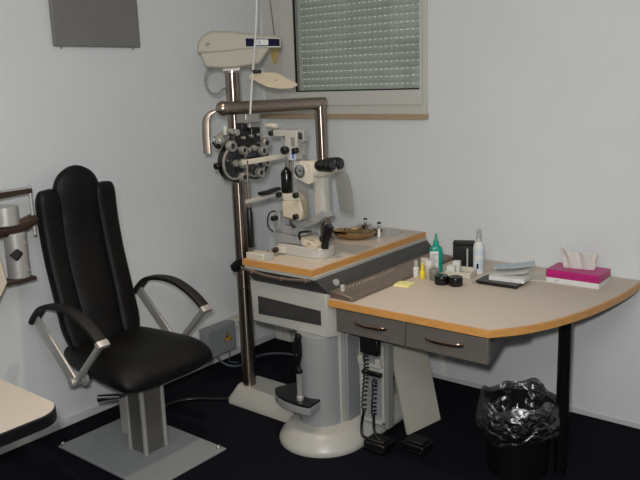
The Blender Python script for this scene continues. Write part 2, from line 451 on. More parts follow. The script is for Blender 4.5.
bm = newbm(); slab(bm, [(.120, 1.941), (.190, 1.938), (.190, 1.911), (.120, 1.912)], .074, .077); obj('display_card', bm, 'paper', fr)
rm = Matrix((( D.x, 0, Nn.x, 0), (D.y, 0, Nn.y, 0), (0, 1, 0, 0), (0, 0, 0, 1)))
text_mesh('display_digit', '5', .022, 'ink', fr, pp(.146, 1.925, .0775), rm)
text_mesh('logo', 'gp', .022, 'ink', pj, pp(-.108, 1.927, .0702), rm)
bm = newbm(); slab(bm, [(-.045, 1.825), (.045, 1.825), (.045, 1.792), (-.045, 1.792)], -.03, .03); obj('mounting_foot', bm, 'cream', pj, .004)
tag(T('projector_cable', 'mgrey', None, [pp(-.09, 1.812, 0), pp(-.125, 1.79, 0), pp(-.135, 1.74, 0), pp(-.115, 1.695, .0), pp(-.08, 1.68, 0), pp(-.045, 1.705, 0), pp(-.03, 1.70, .02)], .0055),
    'grey cable looping from the chart projector back to the steel column', 'cable')

# ---------------------------------------------------------------- instrument table
it = thing('instrument_table', 'instrument table with wood edged grey top on a white pedestal carrying the slit lamp', 'table', (1.1, -.6, 0))
TX0, TX1, TY0, TY1 = .757, 1.212, -1.028, -.008
B('tabletop', 'lam', it, TX0+.012, TX1-.012, TY0+.012, TY1, .841, .870, 0)
bm = newbm()
box(bm, TX0, TX1, TY0, TY0+.012, .840, .8702); box(bm, TX0, TX0+.012, TY0+.012, TY1, .840, .8702); box(bm, TX1-.012, TX1, TY0+.012, TY1, .840, .8702)
obj('wood_edge', bm, 'wood', it, 0)
B('table_underlay', 'white', it, TX0+.01, TX1+.006, TY0+.004, TY1, .822, .8402, .002)
bm = newbm()
stackloft(bm, [(rrect(TX0+.06, TX1+.075, TY0+.055, TY1, .004), .742), (rrect(TX0+.03, TX1+.068, TY0+.035, TY1, .004), .762), (rrect(TX0+.012, TX1+.010, TY0+.008, TY1, .004), .823)])
cv = obj('charcoal_skirt', bm, 'char', it, .002)
Cy('round_badge', 'alu', cv, (1.245, -.905, .79), (1.262, -.912, .794), .016, None, .001)
bm = newbm(); box(bm, TX1+.066, TX1+.070, TY0+.06, TY1-.01, .764, .767); obj('light_line', bm, 'alu', cv)
rl = T('front_rail', 'bronze', it, [(.752, -1.03, .826), (.83, -1.046, .822), (.95, -1.058, .816), (1.08, -1.055, .816), (1.205, -1.036, .823)], .007)
for x, y, z in ((.85, -1.054, .822), (1.05, -1.063, .817), (1.19, -1.046, .822)): Cy('rail_knob', 'bronze', rl, (x, y+.012, z), (x, y-.014, z), .009, None, .002)
gl = T('side_grip', 'black', it, [(.80, -.985, .835), (.765, -1.0, .835), (.735, -1.01, .832)], .012)
bm = newbm(); pillow(bm, [((.735+.0, -1.01, .868), (.012, .012, 0), (.01, -.01, 0), 2.4), ((.725, -1.013, .855), (.02, .014, 0), (.012, -.012, 0), 2.6), ((.705, -1.02, .83), (.026, .018, 0), (.014, -.014, 0), 2.6), ((.70, -1.02, .805), (.02, .014, 0), (.012, -.012, 0), 2.4), ((.70, -1.02, .795), (.01, .008, 0), (.006, -.006, 0), 2.2)], 16); obj('grip_knob', bm, 'black', gl)
B('side_bracket', 'char', it, .765, .785, -.96, -.80, .56, .80, .003)
# white housing
bm = newbm()
def hs(e): return [(TX0+.003+e, -.40), (TX0+e, -.985), (TX0+.015+e, -1.0), (1.245-e*.2, -1.0), (1.262, -.996), (1.292, -.955), (1.295, -.40)]
stackloft(bm, [(hs(.016), .545), (hs(.006), .755)]); hz = obj('housing', bm, 'white', it, .004)
bm = newbm(); prism_dir(bm, [(.828, -1.0005, .588), (1.232, -1.0005, .600), (1.232, -1.0005, .672), (.828, -1.0005, .683)], (0, -.003, 0)); obj('front_panel', bm, 'char', hz, .001)
B('housing_plinth', 'mgrey', hz, .79, 1.27, -.985, -.42, .535, .546, .002)
# pedestal column : rounded front shroud + flat rear cover
def obround(cx, cy, r, yb, k=14):
    pts = [(cx-r, yb)]+[(cx-r*math.cos(math.pi*i/k), cy-r*math.sin(math.pi*i/k)) for i in range(k+1)]+[(cx+r, yb)]
    return pts[::-1]
bm = newbm(); stackloft(bm, [(obround(1.165, -.930, .118, -.62), .085), (obround(1.165, -.930, .114, -.62), .545)]); obj('pedestal_shroud', bm, 'lgrey', it, .002)
B('pedestal_cover', 'boxg', it, 1.13, 1.305, -.90, -.56, .085, .54, .004)
B('cover_edge_strip', 'white', it, 1.252, 1.292, -.937, -.90, .085, .56, .003)
# base plinth
bm = newbm()
stackloft(bm, [(obround(1.188, -.955, .220, -.30, 20), 0), (obround(1.188, -.955, .223, -.30, 20), .012), (obround(1.188, -.955, .216, -.305, 20), .030), (obround(1.188, -.955, .168, -.33, 20), .084), (obround(1.188, -.955, .145, -.34, 20), .092)])
obj('base_plinth', bm, 'white', it, .002)
# little shelf on the pedestal
bm = newbm(); 
sh_o = [(1.238, -1.115), (1.225, -.97), (1.10, -.93), (1.0, -.93), (.958, -1.03), (.963, -1.055), (.99, -1.085), (1.03, -1.106), (1.083, -1.122), (1.14, -1.127), (1.20, -1.125)]
prism(bm, sh_o, .185, .222); sf = obj('handpiece_shelf', bm, 'lgrey', it, .003)
bm = newbm(); prism(bm, sh_o, .222, .236); obj('shelf_top', bm, 'black', sf, .003)
# bottle rack like handpiece
hp = thing('ophthalmoscope', 'black headed ophthalmoscope with chrome handle standing on the small pedestal shelf', 'instrument', (1.15, -1.05, .236))
hx, hy = 1.152, -1.082
bm = newbm(); lathe(bm, [(.018, .236), (.018, .252), (.0145, .256), (.0145, .372), (.016, .375)], (hx, hy, 0), n=20); obj('handle', bm, 'alu', hp)
bm = newbm(); lathe(bm, [(.017, .372), (.017, .385), (.010, .395), (.008, .42), (.012, .425), (.012, .435)], (hx, hy, 0), n=18); obj('collar', bm, 'blackm', hp)
bm = newbm(); pillow(bm, [((hx, hy, .425), (.010, 0, 0), (0, .010, 0), 2.5), ((hx-.003, hy, .455), (.020, 0, 0), (0, .014, 0), 3), ((hx-.006, hy, .50), (.026, 0, 0), (0, .014, 0), 3), ((hx-.002, hy, .53), (.018, 0, 0), (0, .013, 0), 3), ((hx+.004, hy, .56), (.017, 0, 0), (0, .012, 0), 3), ((hx+.002, hy, .568), (.012, 0, 0), (0, .008, 0), 3)], 18)
hd = obj('head', bm, 'black', hp); Cy('lens', 'chrome', hd, (hx-.004, hy-.010, .462), (hx-.004, hy-.018, .462), .007)
# handset holder beside the pedestal
hh = thing('handset_holder', 'upright white and grey handset holder fixed to the right of the pedestal', 'holder', (1.42, -.83, .10))
B('back_plate', 'boxg', hh, 1.335, 1.487, -.815, -.80, .095, .51, .002)
bm = newbm(); box(bm, 1.338, 1.358, -.85, -.80, .095, .50); box(bm, 1.465, 1.484, -.85, -.80, .095, .50); box(bm, 1.338, 1.484, -.85, -.80, .092, .112); box(bm, 1.338, 1.484, -.856, -.80, .365, .385)
obj('side_frame', bm, 'white', hh, .003)
B('side_plate', 'mgrey', hh, 1.488, 1.512, -.862, -.815, .09, .60, .003)
B('mount_arm', 'mgrey', hh, 1.29, 1.34, -.81, -.74, .25, .45, .003)
B('shelf_bracket', 'white', hh, 1.35, 1.478, -.88, -.84, .395, .412, .003)
B('shelf_bracket', 'white', hh, 1.35, 1.375, -.882, -.85, .41, .44, .003)
B('shelf_bracket', 'white', hh, 1.45, 1.475, -.882, -.85, .41, .44, .003)
B('handset', 'black', hh, 1.365, 1.47, -.885, -.85, .455, .535, .008)
B('contact_bar', 'black', hh, 1.365, 1.475, -.872, -.851, .345, .365, .003)
# two black units on the floor with coiled leads
for i, (x0, x1, y0, y1, lab) in enumerate(((1.425, 1.545, -.955, -.86, 'black floor unit directly below the handset holder, left of its twin'), (1.58, 1.70, -.86, -.765, 'black floor unit next to the beige board, right of its twin'))):
    f = thing('power_unit', lab, 'power unit', ((x0+x1)/2, (y0+y1)/2, 0), 'black units on the floor')
    B('housing', 'black', f, x0, x1, y0, y1, 0, .05, .008); B('raised_lid', 'pad', f, x0+.012, x1-.012, y0+.012, y1-.01, .05, .062, .006)
    B('front_lip', 'blackm', f, x0+.006, x1-.006, y0-.008, y0+.002, .012, .022, .002)
def coil(name, pts, R, r, turns, lab):
    P = smoothpath(pts, 40); n = len(P); out = []; seg = turns*10
    for i in range(seg+1):
        f_ = i/seg*(n-1); j = min(int(f_), n-2); p = P[j].lerp(P[j+1], f_-j); a = 2*math.pi*turns*i/seg
        env = R*min(1, i/10, (seg-i)/10+.2)
        out.append(p+V((math.cos(a)*env, math.sin(a)*env, 0)))
    return tag(T(name, 'black', None, out, r, 6, 1, False), lab, 'cord', 'coiled leads')
coil('coiled_cord', [(1.405, -.893, .465), (1.412, -.895, .40), (1.405, -.893, .33), (1.40, -.90, .25), (1.400, -.905, .17)], .0115, .0036, 15, 'left black coiled lead hanging from the black handset in the holder')
coil('coiled_cord', [(1.452, -.888, .345), (1.455, -.892, .30), (1.45, -.893, .22), (1.452, -.90, .16)], .0115, .0036, 11, 'right black coiled lead hanging from the holder, starting lower than its twin')
for a, lab in (([(1.400, -.905, .175), (1.392, -.915, .11), (1.405, -.93, .06), (1.44, -.935, .055)], 'straight end of the left coiled lead running down to the floor unit'),
               ([(1.452, -.90, .165), (1.462, -.91, .09), (1.50, -.925, .058)], 'straight end of the right coiled lead running down to the floor unit')):
    tag(T('cord_tail', 'black', None, a, .007), lab, 'cord', 'coiled leads')
# leaning beige board
bm = newbm(); prism_dir(bm, [(1.511, -.704, 0), (1.557, -.465, 0), (1.425, -.465, .60), (1.372, -.704, .60)], (.014, -.003, .002))
tag(obj('leaning_board', bm, 'board', None, .001), 'plain beige board leaning under the desk behind the handset holder', 'board')

# ---------------------------------------------------------------- desk
dk = thing('desk', 'rounded wood edged desk with two grey drawers and one dark round leg', 'desk', (1.9, -.5, 0))
DT, DB = .755, .727
arc = smoothpath([(2.11, -1.052, 0), (2.21, -.925, 0), (2.287, -.76, 0), (2.345, -.56, 0), (2.378, -.36, 0), (2.395, -.18, 0), (2.395, -.008, 0)], 6)
front = [(1.322, -1.058)]+[(p.x, p.y) for p in arc]
outline = front+[(1.322, -.008)]
def inset(path, w):
    out = []
    for i, p in enumerate(path):
        a = V((*path[max(i-1, 0)], 0)); b = V((*path[min(i+1, len(path)-1)], 0)); d = (b-a).normalized(); nrm = V((-d.y, d.x, 0))
        out.append((p[0]+nrm.x*w, p[1]+nrm.y*w))
    return out
ins = inset(front, .013); ins[-1] = (ins[-1][0], -.008); ins[0] = (1.322, ins[0][1])
bm = newbm(); prism(bm, ins+[(1.322, -.008)], DB, DT); obj('tabletop', bm, 'lam', dk)
bm = newbm(); prism(bm, front+ins[::-1], DB-.001, DT+.0003); obj('wood_edge', bm, 'wood', dk)
bm = newbm(); prism(bm, [(2.06, -.95), (2.106, -1.0), (2.20, -.86), (2.16, -.80)], .69, .727); obj('corner_bracket', bm, 'char', dk, .002)
bm = newbm(); prism_dir(bm, [(1.352, -1.012, .727), (1.352, -.78, .727), (1.352, -.80, .70), (1.352, -.985, .615), (1.352, -1.012, .615)], (.746, 0, 0)); obj('drawer_case', bm, 'char', dk, .002)
for i, (x0, x1) in enumerate(((1.350, 1.716), (1.720, 2.102))):
    d = B('drawer', 'dgrey', dk, x0, x1, -1.036, -1.014, .607, .716, .003)
    hx0 = 1.455 if i == 0 else 1.818; hx1 = 1.628 if i == 0 else 1.996
    bm = newbm(); ribbon(bm, [(hx0, -1.038, .669), (hx0+.02, -1.056, .669), ((hx0+hx1)/2, -1.066, .669), (hx1-.02, -1.056, .669), (hx1, -1.038, .669)], .014, .005, (0, 0, 1), 6); obj('handle', bm, 'copper', d)
lg = Cy('leg', 'blackm', dk, (2.256, -.619, .0), (2.256, -.619, .727), .0285, None, 0, 36)
Cy('leg_foot', 'black', lg, (2.256, -.619, 0), (2.256, -.619, .012), .030)
bm = newbm(); box(bm, 1.34, 1.40, -.60, -.05, .60, .727); obj('support_rail', bm, 'char', dk, .002)

# long bronze tray along the left end of the desk
tr = thing('accessory_tray', 'long low bronze coloured tray on the desk against the instrument table', 'tray', (1.38, -.6, DT))
bm = newbm(); y0, y1 = -1.03, -.10
pf = [(1.325, DT), (1.440, DT), (1.440, DT+.012), (1.425, DT+.022), (1.33, DT+.034), (1.312, DT+.034), (1.312, DT+.003)]
prism_dir(bm, [(x, y0, z) for x, z in pf], (0, y1-y0, 0)); tb = obj('tray_body', bm, 'bronze', tr, .004)
for i in range(17): 
    yy = -.945+i*.026
    bm = newbm(); cyl(bm, (1.345, yy, DT+.030), (1.345, yy, DT+.038), .005, n=12); obj('slot_pin', bm, 'chrome', tb)
Cy('white_peg', 'white', tr, (1.352, -.985, DT+.028), (1.352, -.985, DT+.058), .011, None, .002)

# ---------------------------------------------------------------- things on the desk
def bottle(name, lab, cat, x, y, prof, m, parts=(), z=DT):
    t = thing(name, lab, cat, (x, y, z))
    bm = newbm(); lathe(bm, [(r, z+h) for r, h in prof], (x, y, 0)); obj('body', bm, m, t)
    for nm, pf, mm in parts:
        bm = newbm(); lathe(bm, [(r, z+h) for r, h in pf], (x, y, 0)); obj(nm, bm, mm, t)
    return t
bottle('spray_bottle', 'tall white spray bottle with blue print standing at the wall', 'bottle', 1.678, -.28,
  [(.024, 0), (.0265, .003), (.0265, .135), (.024, .15), (.014, .165)], 'paper',
  [('label_band', [(.0268, .02), (.0268, .075)], 'label'), ('label_band', [(.0268, .095), (.0268, .128)], 'label'), ('neck', [(.014, .16), (.014, .178), (.012, .182)], 'white'), ('clear_cap', [(.0125, .18), (.012, .215), (.009, .226)], 'clearp'), ('nozzle', [(.006, .18), (.006, .205)], 'paper')])
sb = [o for o in COL.objects if o.name.startswith('spray_bottle')][0]
B('print_block', 'navy', sb, 1.682, 1.692, -.310, -.306, DT+.03, DT+.055, .001)
tb_ = thing('teal_bottle', 'teal plastic bottle with white label and narrow nozzle', 'bottle', (1.487, -.372, DT))
bm = newbm(); pillow(bm, [((1.487, -.372, DT+h), (r*.8, r*.6, 0), (.012*k, -.016*k, 0), 3) for h, r, k in ((0, .030, .95), (.004, .033, 1), (.115, .033, 1), (.128, .030, .95), (.138, .018, .8), (.142, .012, .6))], 24); obj('body', bm, 'teal', tb_)
bm = newbm(); lathe(bm, [(.014, DT+.14), (.014, DT+.158), (.010, DT+.165), (.006, DT+.175), (.005, DT+.198), (.003, DT+.2)], (1.487, -.372, 0)); obj('nozzle', bm, 'teal', tb_)
mt = rot((1.487, -.372, 0), 'Z', 37)
bm = newbm(); box(bm, 1.454, 1.497, -.3945, -.3925, DT+.015, DT+.113, mt); obj('label', bm, 'paper', tb_)
bm = newbm()
for i in range(7): box(bm, 1.458, 1.490-(i % 3)*.006, -.3952, -.3944, DT+.028+i*.011, DT+.032+i*.011, mt)
obj('printed_lines', bm, 'mgrey', tb_)
bottle('dropper_bottle', 'small white dropper bottle leftmost of the little bottles', 'bottle', 1.447, -.50, [(.014, 0), (.015, .003), (.015, .045), (.009, .052)], 'paper', [('cap', [(.010, .052), (.011, .056), (.009, .083)], 'white')])
bottle('yellow_dropper_bottle', 'small yellow dropper bottle in front of the white jars', 'bottle', 1.492, -.513, [(.014, 0), (.015, .003), (.015, .035), (.008, .044)], 'yellow', [('cap', [(.009, .043), (.010, .047), (.006, .078)], 'yellow')])
bottle('white_jar', 'white lidded jar behind the yellow dropper bottle', 'jar', 1.497, -.457, [(.022, 0), (.024, .003), (.024, .06)], 'cream', [('lid', [(.025, .06), (.025, .078), (.023, .08)], 'paper')])
bottle('white_tub', 'short white tub behind and left of the teal bottle', 'jar', 1.448, -.415, [(.019, 0), (.021, .003), (.021, .06)], 'paper', [('lid', [(.022, .06), (.022, .075), (.02, .077)], 'cream')])
bottle('metal_jar', 'small grey metal jar beside the black lens cases', 'jar', 1.556, -.505, [(.024, 0), (.026, .003), (.026, .042)], 'jar', [('lid', [(.0265, .042), (.0265, .054), (.024, .056)], 'mgrey'), ])
for x, y, lab in ((1.622, -.552, 'round black lens case next to the grey metal jar'), (1.69, -.540, 'round black lens case nearest the black booklet')):
    bottle('lens_case', lab, 'case', x, y, [(.031, 0), (.034, .004), (.034, .022)], 'black', [('lid', [(.0335, .023), (.0345, .025), (.0345, .038), (.031, .043)], 'blackm')])['group'] = 'black lens cases'
# black pen box
pb = thing('black_pen_box', 'black open box standing against the wall behind the cream tray', 'box', (1.55, -.17, DT))
mt = rot((1.553, -.20, DT), 'Z', 24)
bm = newbm()
for a in ((1.50, 1.607, -.235, -.229, 0, .118), (1.50, 1.607, -.171, -.165, 0, .125), (1.50, 1.506, -.235, -.165, 0, .118), (1.601, 1.607, -.235, -.165, 0, .118), (1.50, 1.607, -.235, -.165, 0, .006)): box(bm, a[0], a[1], a[2], a[3], DT+a[4], DT+a[5], mt)
obj('box_body', bm, 'black', pb, .002)
bm = newbm(); box(bm, 1.498, 1.609, -.225, -.163, DT+.118, DT+.134, mt); obj('flap', bm, 'pad', pb, .004)
tag(T('metal_rod', 'alu', None, [(1.612, -.272, DT+.012), (1.606, -.262, DT+.115)], .0045, 10, 1, False), 'thin silver rod standing in front of the black box', 'rod')
# cream tray with white boxes
ct = thing('cream_tray', 'low cream plastic tray between the teal bottle and the spray bottle', 'tray', (1.62, -.34, DT))
mt = rot((1.62, -.35, DT), 'Z', 8)
bm = newbm()
for a in ((1.555, 1.69, -.415, -.29, .0, .004), (1.555, 1.69, -.415, -.410, .004, .028), (1.555, 1.69, -.295, -.29, .004, .028), (1.555, 1.56, -.415, -.29, .004, .028), (1.685, 1.69, -.415, -.29, .004, .028)): box(bm, a[0], a[1], a[2], a[3], DT+a[4], DT+a[5], mt)
obj('tray_body', bm, 'cream', ct, .002)
for (x, y, s, h, lab) in ((1.583, -.385, .02, .05, 'small white carton in the cream tray beside the teal bottle'), (1.583, -.33, .018, .062, 'taller white carton at the back left of the cream tray')):
    bm = newbm(); box(bm, x-s, x+s, y-s, y+s, DT+.005, DT+h, rot((x, y, 0), 'Z', 15)); c = obj('small_carton', bm, 'paper', None, .0015); tag(c, lab, 'carton')
# sticky note pad
bm = newbm(); box(bm, 1.44, 1.52, -.70, -.625, DT, DT+.008, rot((1.48, -.66, 0), 'Z', 8)); tag(obj('sticky_note_pad', bm, 'note', None, .0005), 'pale yellow sticky note pad lying on the desk', 'note pad')
# black booklet and papers
mt = rot((1.85, -.40, 0), 'Z', 2)
bk = thing('black_booklet', 'flat black folder lying under the loose white papers', 'folder', (1.85, -.4, DT))
bm = newbm(); box(bm, 1.752, 1.958, -.458, -.330, DT, DT+.016, mt); obj('cover', bm, 'black', bk, .003)
bm = newbm(); box(bm, 1.735, 1.765, -.462, -.43, DT, DT+.006, mt); obj('corner_clip', bm, 'chrome', bk, .002)
random.seed(3)
def sheet(name, lab, cx, cy, w, d, z, ang, m, th=.002, curl=0., group=None, cat='paper'):
    bm = newbm(); mt = rot((cx, cy, 0), 'Z', ang); n = 8; top = []; 
    for i in range(n+1):
        u = i/n; zz = z+curl*u*u; x = cx-w/2+w*u
        top.append([mt @ V((x, cy-d/2, zz)), mt @ V((x, cy+d/2, zz+curl*.2*u))])
    A = [[bm.verts.new(p) for p in r_] for r_ in top]; Bq = [[bm.verts.new(p+V((0, 0, th))) for p in r_] for r_ in top]
    for i in range(n):
        bm.faces.new((A[i][0], A[i+1][0], A[i+1][1], A[i][1])); bm.faces.new((Bq[i][0], Bq[i][1], Bq[i+1][1], Bq[i+1][0]))
        bm.faces.new((A[i][0], Bq[i][0], Bq[i+1][0], A[i+1][0])); bm.faces.new((A[i][1], A[i+1][1], Bq[i+1][1], Bq[i][1]))
    for i in (0, n): bm.faces.new((A[i][0], A[i][1], Bq[i][1], Bq[i][0]))
    o = obj(name, bm, m, None, sharp=30); tag(o, lab, cat, group); return o
sheet('paper_stack', 'thick stack of white papers on the black folder', 1.882, -.348, .17, .13, DT+.0165, 6, 'paper', .020)
sheet('paper_sheet', 'white sheet with curled edge lying on the paper stack', 1.872, -.318, .17, .12, DT+.0375, 14, 'tissue', .002, .020)
sheet('leaflet', 'blue grey leaflet curling up on top of the paper stack', 1.875, -.295, .19, .085, DT+.0605, 24, 'ppale', .0015, .020, cat='leaflet')
sheet('envelope', 'cream envelope lying between the paper stack and the tissue box', 1.955, -.20, .14, .16, DT, 20, 'cream', .004, cat='envelope')
# tissue box
tx = thing('tissue_box', 'magenta and white tissue box near the rounded end of the desk', 'tissue box', (2.146, -.175, DT))
B('carton_base', 'paper', tx, 2.022, 2.272, -.262, -.105, DT, DT+.026, .001)
cl_ = B('carton_top', 'magenta', tx, 2.0215, 2.2725, -.2625, -.1045, DT+.026, DT+.064, .001)
text_mesh('printed_mark', 'o=', .014, 'mgrey', tx, (2.075, -.2628, DT+.013), Matrix.Rotation(math.pi/2, 4, 'X'))
bm = newbm(); nx, nz = 26, 10; g = []
for j in range(nz+1):
    v_ = j/nz; row = []
    for i in range(nx+1):
        u = i/nx; wid = .066+.020*v_+.004*math.sin(v_*9)
        x = 2.150+(u-.5)*2*wid-.006*v_
        y = -.185+.010*math.sin(u*14+v_*1.5)*(.4+v_)+.02*(u-.5)
        z = DT+.062+v_*(.080+.004*math.sin(u*7+1.0)+.014*(1-u))
        row.append(bm.verts.new((x, y, z)))
    g.append(row)
for j in range(nz):
    for i in range(nx): bm.faces.new((g[j][i], g[j][i+1], g[j+1][i+1], g[j+1][i]))
o = obj('tissue', bm, 'tissue', tx, sharp=80); md = o.modifiers.new('Solid', 'SOLIDIFY'); md.thickness = .0025

# ---------------------------------------------------------------- things on the instrument table
TT = .8702
bowl = thing('brass_bowl', 'shallow oval brass bowl behind the slit lamp joystick', 'bowl', (.965, -.36, TT))
bm = newbm(); lathe(bm, [(.075, 0), (.10, .006), (.13, .022), (.142, .036), (.139, .037), (.125, .024), (.095, .010), (.0, .009)], (0, 0, 0), n=44)
for v in bm.verts: v.co = rot((0, 0, 0), 'Z', 20) @ V((v.co.x*.88, v.co.y*.66, v.co.z)) + V((.955, -.345, TT))
obj('bowl_body', bm, 'brass', bowl)
small = thing('small_brass_dish', 'small round brass dish resting inside the left of the oval brass bowl', 'dish', (.93, -.40, TT+.02))
bm = newbm(); lathe(bm, [(.025, 0), (.04, .010), (.052, .026), (.049, .027), (.037, .013), (.0, .006)], (.885, -.36, TT+.016), n=36); obj('dish_body', bm, 'brass', small)
mt_ = thing('metal_tray', 'flat steel instrument tray at the back of the instrument table', 'tray', (.95, -.2, TT))
bm = newbm(); box(bm, .83, 1.10, -.262, -.06, TT, TT+.004); obj('tray_plate', bm, 'alu', mt_, .002)
for x, y, r, lab in ((.905, -.165, .040, 'steel jar with knobbed lid directly behind the brass bowl'), (1.04, -.225, .034, 'steel jar with knobbed lid to the right of the brass bowl')):
    j = thing('steel_jar', lab, 'jar', (x, y, TT+.004), 'steel jars with knobs')
    bm = newbm(); lathe(bm, [(r, TT+.004), (r, TT+.040), (r-.003, TT+.043)], (x, y, 0)); obj('jar_body', bm, 'chrome', j)
    bm = newbm(); lathe(bm, [(r+.002, TT+.043), (r+.002, TT+.048), (.010, TT+.053), (.007, TT+.058), (.011, TT+.066), (.008, TT+.076)], (x, y, 0)); ld = obj('lid', bm, 'chrome', j)
    bm = newbm(); lathe(bm, [(.009, TT+.064), (.012, TT+.072), (.008, TT+.080)], (x, y, 0)); obj('knob', bm, 'brown', ld)

# slit lamp -------------------------------------------------------
sl = thing('slit_lamp', 'cream slit lamp microscope with chin rest and black eyepieces on the instrument table', 'microscope', (.98, -.80, TT))
Y = -.80
B('glide_mat', 'cream', sl, .86, 1.135, -.87, -.66, TT, TT+.004, .001)
def pl2(pts, y0, y1, name, m, parent=sl, bevel=.003):
    bm = newbm(); prism_dir(bm, [(x, y0, z) for x, z in pts], (0, y1-y0, 0)); return obj(name, bm, m, parent, bevel)
bm = newbm(); base_o = lambda e: [(.84+e, -.855+e), (1.05, -.862+e), (1.09-e*.5, -.852+e), (1.122-e, -.825), (1.132-e, -.785), (1.122-e, -.735), (1.085, -.70-e), (1.03, -.69-e), (.84+e, -.69-e)]
stackloft(bm, [(base_o(0), TT+.004), (base_o(.001), TT+.052), (base_o(.008), TT+.058)]); obj('base', bm, 'white', sl, .004)
pl2([(.82, .93), (.82, .985), (.985, .972), (1.03, .935)], -.85, -.71, 'carriage', 'lgrey')
pl2([(.82, .985), (.82, 1.03), (.99, 1.018), (1.02, .985), (.985, .976)], -.845, -.74, 'carriage_upper', 'lgrey')
bm = newbm(); ribbon(bm, [(.84, -.79, 1.045), (.93, -.79, 1.032), (1.0, -.79, 1.035), (1.07, -.79, 1.062), (1.13, -.79, 1.10)], .075, .042, (0, 1, 0), 6, ex=5); obj('swing_arm', bm, 'lgrey', sl)
bm = newbm(); pillow(bm, [((1.092, -.79, z), (w_, 0, 0), (0, .032, 0), 4) for z, w_ in ((1.075, .020), (1.09, .036), (1.14, .037), (1.20, .036), (1.27, .036), (1.30, .034))], 24); obj('microscope_column', bm, 'white', sl)
# joystick panel
pn = pl2([(1.005, .935), (1.095, .918), (1.10, .942), (1.04, .966), (1.00, .975)], -.855, -.76, 'joystick_panel', 'beige')
text_mesh('panel_mark', '12', .022, 'ink', pn, (1.05, -.8556, .945), Matrix.Rotation(math.pi/2, 4, 'X'))
j_ = T('joystick', 'black', sl, [(1.120, -.815, .925), (1.125, -.815, .965), (1.145, -.812, 1.02), (1.153, -.81, 1.038)], lambda f_: .019 if f_ < .2 else .017+.006*f_, 14)
T('locking_handle', 'black', sl, [(1.00, -.86, .965), (1.00, -.865, .99), (1.01, -.865, 1.003), (1.055, -.86, 1.010), (1.07, -.85, 1.012)], .006)
Cy('locking_knob', 'black', sl, (1.105, -.835, .972), (1.12, -.815, .975), .014, None, .003)
# lamp block and illumination tower
bm = newbm(); prism_dir(bm, [(.895, -.865, 1.070), (1.0, -.865, 1.058), (1.018, -.865, 1.075), (1.026, -.865, 1.12), (1.015, -.865, 1.155), (.895, -.865, 1.150)], (0, .05, 0)); lb = obj('lamp_block', bm, 'beige', sl, .005)
bm = newbm(); prism_dir(bm, [(.90, -.86, 1.150), (1.01, -.86, 1.155), (.99, -.86, 1.188), (.89, -.86, 1.188)], (0, .05, 0)); obj('lamp_cap', bm, 'cream', lb, .004)
for x, z in ((.885, 1.182), (.995, 1.187), (.99, 1.080)): Cy('thumb_screw', 'black', lb, (x, -.885, z), (x, -.862, z), .014, None, .003)
T('lamp_lever', 'black', sl, [(.945, -.86, 1.055), (.955, -.868, 1.04), (.975, -.868, 1.025)], .008)
bm = newbm(); lathe(bm, [(.027, 1.188), (.029, 1.195), (.029, 1.285), (.024, 1.297), (.012, 1.308), (.008, 1.318)], (.903, -.83, 0)); obj('tower_sleeve', bm, 'blackm', sl)
Cy('tower_rod', 'chrome', sl, (.905, -.83, 1.31), (.905, -.83, 1.372), .007)
# upper lamp head
pl2([(.845, 1.488), (.85, 1.50), (.955, 1.500), (.955, 1.47), (.85, 1.468)], -.855, -.805, 'lamp_arm', 'white')
Cy('lamp_arm_knob', 'black', sl, (.838, -.87, 1.483), (.838, -.80, 1.483), .012, None, .003)
bm = newbm(); pillow(bm, [((x, -.84, 1.522+dz), (0, .022*k, 0), (0, 0, .013*k), 2.6) for x, dz, k in ((.795, 0, .6), (.802, 0, .95), (.84, -.002, 1), (.856, -.004, .9), (.862, -.004, .5))], 20); obj('handle_knob', bm, 'cream', sl)
bm = newbm(); ribbon(bm, [(.885, -.83, 1.468), (.925, -.83, 1.405)], .03, .012, (0, 1, 0), smooth=False); obj('diagonal_strut', bm, 'lgrey', sl, .002)
pl2([(.928, 1.372), (.928, 1.500), (1.005, 1.500), (1.005, 1.44), (.99, 1.36), (.95, 1.352)], -.86, -.80, 'lamp_head', 'white')
B('grey_window', 'mgrey', sl, .968, .992, -.8625, -.858, 1.425, 1.468, .001)
bl = B('blue_label_plate', 'label', sl, .962, .995, -.8635, -.859, 1.358, 1.398, .001)
B('blue_mark', 'blue', bl, .974, .983, -.8645, -.8632, 1.364, 1.386, 0); B('blue_mark', 'blue', bl, .968, .990, -.8645, -.8632, 1.386, 1.393, 0)
for x in (.938, 1.005): Cy('focus_knob', 'black', sl, (x, -.89, 1.405), (x, -.86, 1.405), .019 if x < 1 else .015, None, .004)
pl2([(1.006, 1.498), (1.046, 1.502), (1.048, 1.448), (1.035, 1.44), (1.006, 1.452)], -.858, -.825, 'mirror_box', 'lgrey')
B('mirror_recess', 'lens', sl, 1.014, 1.038, -.861, -.855, 1.458, 1.490, .002)
B('mirror_stem', 'lgrey', sl, 1.01, 1.03, -.84, -.82, 1.38, 1.45, .002)
